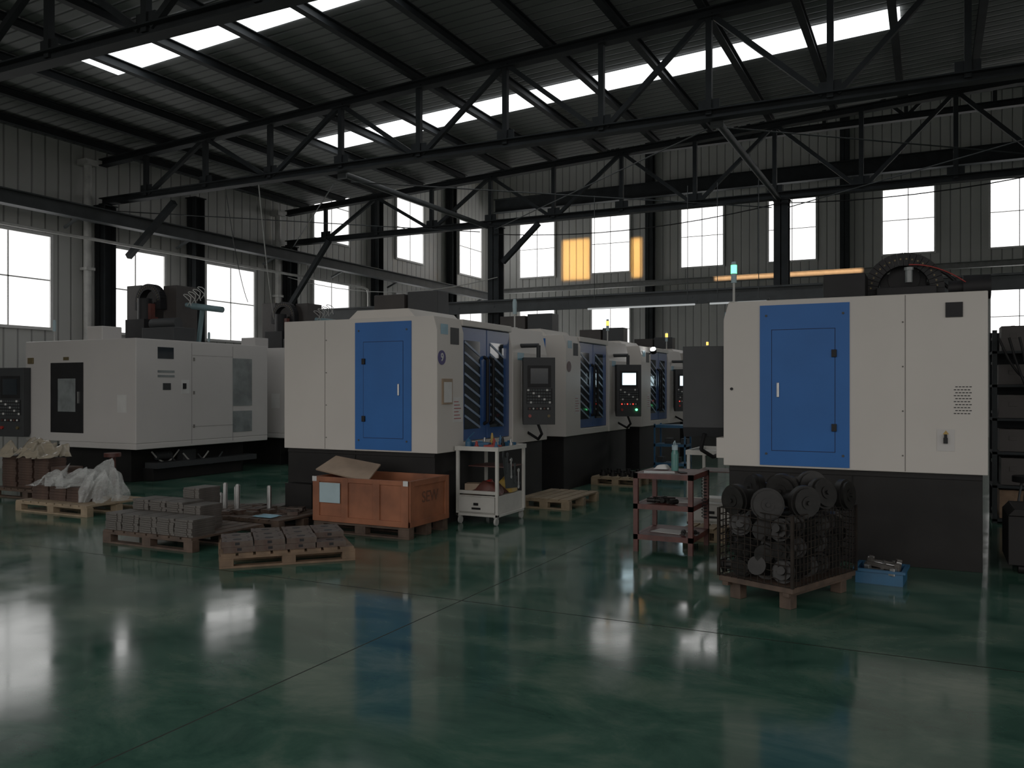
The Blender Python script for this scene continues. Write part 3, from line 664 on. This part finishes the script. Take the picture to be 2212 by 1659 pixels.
crumple(.12,.1,.05,4,10,amp=.03).thing("tissue",PAPER2,"crumpled white tissue on the rack","tissue",(-2.48,8.5,.772))
for i in range(9):
    item("drill_chuck",lambda m:(m.cyl((0,0,0),(.08,0,0),.024,n=14),m.cyl((.08,0,0),(.13,0,0),.014,n=12)),CAST,"small dark steel tool holder on the shelf","tool",(-2.52+.05*i,8.13+.06*(i%3),.5 if i<7 else .2),(0,0,.7*i),"tools on the rack shelves")
m=M(); m.tube([Vector((.025*math.cos(a*.7),.025*math.sin(a*.7),-.0035*a)) for a in range(120)],.004,5); m.thing("coiled_cord",DARK,"black coiled cord hanging at the rack side","cord",(-2.0,8.32,.74))
# ------------------------------------------------------------------ wire cage
ang=math.radians(-22)
G=T("wire_cage_pallet","dark rusty wire mesh stillage full of castings","wire cage",(-1.46,6.54,0),ang); w,d=.62,.95
m=M()
m.box(0,w,0,d,.13,.17)
for x in (.06,w-.14):
    for y in (.06,d-.14): m.box(x,x+.09,y,y+.09,0,.13)
for x in (0.03,w-.08): m.box(x,x+.05,0,d,.1,.13)
m.part("pallet_base",WOODD,G,bevel=.004)
for x in (0,w):
    for y in (0,d): M().box(x-.01,x+.01,y-.01,y+.01,.17,.69).part("corner_post",CAGE,G)
def wires(axis,off,L):
    m=M(); n=int(L/.052)
    f=(lambda u,z:(u,off,z)) if axis=='x' else (lambda u,z:(off,u,z))
    dz=lambda u:.012*math.sin(u*9+off*5)
    for i in range(n+1):
        u=L*i/n; m.cyl(f(u,.17),f(u+.006*math.sin(i*2.1),.69+dz(u)),.0038,n=5)
    for j in range(11): 
        zz=.18+.051*j; m.tube([f(L*k/6,zz+dz(L*k/6)*.6) for k in range(7)],.0038,5)
    m.part("wire_panel",CAGE,G)
wires('x',0,w);wires('x',d,w);wires('y',0,d);wires('y',w,d)
m=M(); m.cyl((0,0,-.13),(0,0,.05),.055,n=18).cyl((0,0,.05),(0,0,.075),.085,n=22).cyl((0,0,.075),(0,0,.11),.066,n=20).cyl((0,0,.11),(0,0,.15),.03,n=14).cyl((0,0,-.15),(0,0,-.13),.07,n=18)
cm=m.mesh("metal_casting",CAST)
m=M(); m.cyl((0,0,-.05),(0,0,.05),.08,n=20).cyl((0,0,.05),(0,0,.07),.06,n=18).cyl((-.14,0,0),(0,0,0),.035,.045,n=14).cyl((-.16,0,0),(-.14,0,0),.055,n=14).cyl((0,0,.07),(0,0,.075),.03,n=12)
cm2=m.mesh("metal_casting",CAST)
m=M(); m.cyl((0,0,-.12),(0,0,.03),.066,n=20).cyl((0,0,.03),(0,0,.075),.115,n=28).cyl((0,0,.075),(0,0,.10),.10,n=26).cyl((0,0,.10),(0,0,.108),.045,n=18).cyl((0,0,.108),(0,0,.125),.015,n=12)
cm3=m.mesh("flanged_hub",CAST)
def casting(lx,ly,lz,rot,me,s=1):
    X=-1.46+lx*math.cos(ang)-ly*math.sin(ang); Y=6.54+lx*math.sin(ang)+ly*math.cos(ang)
    o=bpy.data.objects.new("metal_casting",me); COL.objects.link(o); o.location=(X,Y,lz); o.rotation_euler=rot; o.scale=(s,s,s)
    o["label"]="dark oily flanged metal casting piled in the cage"; o["category"]="metal casting"; o["group"]="castings in the wire cage"
for lay in range(3):
    for i in range(3):
        for j in range(6):
            casting(.12+.19*i+random.uniform(-.015,.015),.12+.142*j+random.uniform(-.015,.015),.27+.145*lay+random.uniform(-.02,.02),
             (PI/2+random.uniform(-.3,.3),random.uniform(-.3,.3),random.uniform(-.4,.4)+(PI if j==0 and i%2 else 0)),cm if (i+j+lay)%3 else cm2)
for (lx,ly,lz,rz,rx) in ((.10,.15,.75,-.5,1.6),(.34,.12,.74,.25,1.5),(.53,.26,.77,.7,1.6),(.12,.40,.80,-.9,1.4),(.34,.38,.84,-.2,1.7),(.52,.52,.79,.9,1.3),(.16,.66,.79,-.6,1.5),(.38,.66,.83,.5,1.4),(.54,.80,.77,1.2,1.5),(.2,.84,.76,.2,1.4)):
    casting(lx,ly,lz,(rx,0,rz),cm3,1.05)
Bn=T("parts_bin","blue plastic bin holding machined parts","bin",(-.56,7.55,0),math.radians(-4)); w,d,h=.36,.34,.12
m=M(); m.box(0,w,0,d,0,.02).box(0,w,0,.012,.02,h).box(0,w,d-.012,d,.02,h).box(0,.012,.012,d-.012,.02,h).box(w-.012,w,.012,d-.012,.02,h).box(-.02,w+.02,-.02,0,h-.02,h).box(-.02,w+.02,d,d+.02,h-.02,h).box(-.02,0,0,d,h-.02,h).box(w,w+.02,0,d,h-.02,h)
m.part("bin_body",BBIN,Bn)
for i in range(7):
    item("machined_bracket",lambda m:(m.box(-.13,.13,-.025,.025,0,.03),m.box(-.13,-.09,-.025,.025,.03,.06),m.box(.09,.13,-.025,.025,.03,.06),m.cyl((0,-.03,.015),(0,.03,.015),.02,n=12)),PLATE if i%3 else BRIGHT,"machined steel bracket lying in the bin","machined part",(-.37+.02*(i%2),7.59+.04*i,.08+.04*(i%2)),(0,.12*(i%2),.15*(i-3)),"machined parts in the bin",.003)
for i in range(8):
    item("dark_fitting",lambda m:(m.cyl((0,0,0),(0,0,.06),.07,n=14),m.cyl((0,0,.06),(0,0,.1),.04,n=12)),CAST,"dark round metal fitting on the pallet","metal fitting",(-4.95+.17*(i%4),13.5+.3*(i//4),.14),grp="fittings on a pallet")
t=T("trolley","blue steel shelf trolley standing in the aisle","trolley",(-4.62,15.3,0)); m=M()
for x in (0,.57):
    for y in (0,.4): m.box(x,x+.03,y,y+.03,.1,.95)
for zz in (.2,.55,.9): m.box(0,.6,0,.02,zz-.02,zz).box(0,.02,0,.43,zz-.02,zz).box(.58,.6,0,.43,zz-.02,zz)
m.part("frame",BBIN,t)
for zz in (.2,.55,.9): M().box(0,.6,0,.43,zz,zz+.03).part("shelf",BBIN,t)
for x in (.03,.57):
    for y in (.03,.4): M().cyl((x-.015,y,.05),(x+.015,y,.05),.05,n=12).part("caster",DARK,t)
for i in range(4): item("grey_parts_box",lambda m:(m.box(-.06,.06,-.1,.1,0,.1),m.box(-.05,.05,-.11,-.1,.03,.06)),PGREY,"small grey parts box on the trolley","box",(-4.53+.15*i,15.5,.58 if i%2 else .23),grp="boxes on the trolley")
t=T("storage_shelf","dark steel shelving loaded with boxes","shelf",(.66,11.6,0))
for x in (0,1.75):
    m=M()
    for y in (0,.55): m.box(x,x+.05,y,y+.05,0,2.3)
    for zz in (.1,.7,1.3,1.9,2.2): m.box(x+.015,x+.035,.05,.55,zz,zz+.03)
    m.part("upright_frame",STEEL,t)
M().box(0,1.8,.6,.61,0,2.3).part("back_panel",STEEL,t)
for zz in (.02,.42,.82,1.22,1.62,2.02): M().box(0,1.8,0,.6,zz,zz+.03).part("shelf",STEEL,t)
k=0
for zz in (.05,.45,.85,1.25,1.65,2.05):
    for i in range(5):
        hh=random.uniform(.16,.34); ww=random.uniform(.12,.155)
        mt=[BROWN,PGREY,RUST,WOODD,STEEL][k%5] if k%7 else WOOD; k+=1
        item("storage_box",lambda m:(m.box(-ww,ww,-.2,.2,0,hh),m.box(-ww*.3,ww*.3,-.205,-.2,hh*.5,hh*.7),m.box(-.02,.02,-.2,.2,hh,hh+.003)),mt,"box of parts on the steel shelving","box",(.88+.335*i,11.9,zz+.002),grp="boxes on the shelving",bevel=.004)
for k in range(3):
    rod("hanging_hose",sag((.72+.1*k,11.5-.06*k,2.2),(1.3+.2*k,11.5-.06*k,1.9-.2*k),.35+.25*k),.014,DARK,"black hose looped in front of the shelving","hose",grp="hoses by the shelving")
t=T("work_stool","black metal stool beside the shelving","stool",(.95,10.4,0))
M().cyl((0,0,.62),(0,0,.68),.18,n=24).part("seat",DARK,t)
for i in range(4):
    a=i*PI/2+.4; M().cyl((.1*math.cos(a),.1*math.sin(a),.62),(.2*math.cos(a),.2*math.sin(a),0),.012,n=8).part("leg",STEELM,t)
m=M(); m.box(0,.9,0,.7,.08,.5)
for x in (.08,.74):
    for y in (.05,.57): m.cyl((x,y+.04,.045),(x+.06,y+.04,.045),.045,n=12)
m.prism([(0,.5),(.9,.5),(.85,.56),(.05,.56)],'y',.03,.67)
m.thing("chip_cart",BASE,"black wheeled metal chip cart beside the machine","chip cart",(.6,8.45,0),bevel=.005)
# ------------------------------------------------------------------ lights
w=bpy.data.worlds.new("World"); scn.world=w; w.use_nodes=True
wt=w.node_tree; bg=wt.nodes["Background"]; bg.inputs[1].default_value=.98
tc=wt.nodes.new("ShaderNodeTexCoord"); sp=wt.nodes.new("ShaderNodeSeparateXYZ"); wt.links.new(tc.outputs["Generated"],sp.inputs[0])
cr=wt.nodes.new("ShaderNodeValToRGB"); e=cr.color_ramp.elements
e[0].position=0; e[0].color=(.16,.155,.145,1); e[1].position=.06; e[1].color=(1,.965,.93,1)
wt.links.new(sp.outputs[2],cr.inputs["Fac"]); wt.links.new(cr.outputs["Color"],bg.inputs[0])
def sunpatch(loc,sx,sy,e,c):
    l=bpy.data.lights.new("low_sun_beam",'AREA'); l.shape='RECTANGLE'; l.size=sx; l.size_y=sy; l.energy=e; l.color=c; l.spread=math.radians(6)
    o=bpy.data.objects.new("low_sun_beam",l); COL.objects.link(o); o.location=loc; o.rotation_euler=(PI/2,0,0)
sunpatch((-12.92,29.5,6.85),1.15,1.6,16,(1,.47,.10))
sunpatch((-10.35,29.5,6.75),.35,1.5,4.5,(1,.47,.10))
sunpatch((-4.6,29.5,5.65),5.0,.12,7,(1,.5,.2))
# ------------------------------------------------------------------ camera
cam=bpy.data.cameras.new("camera"); co=bpy.data.objects.new("camera",cam); COL.objects.link(co)
cam.sensor_width=36; cam.lens=1830/2212*36; cam.shift_y=10.5/2212
co.location=(0,0,1.6); co.rotation_euler=(PI/2,0,math.radians(26.3))
scn.camera=co
scn.view_settings.view_transform='Standard'
scn.view_settings.exposure=-.22
scn.view_settings.gamma=1.24
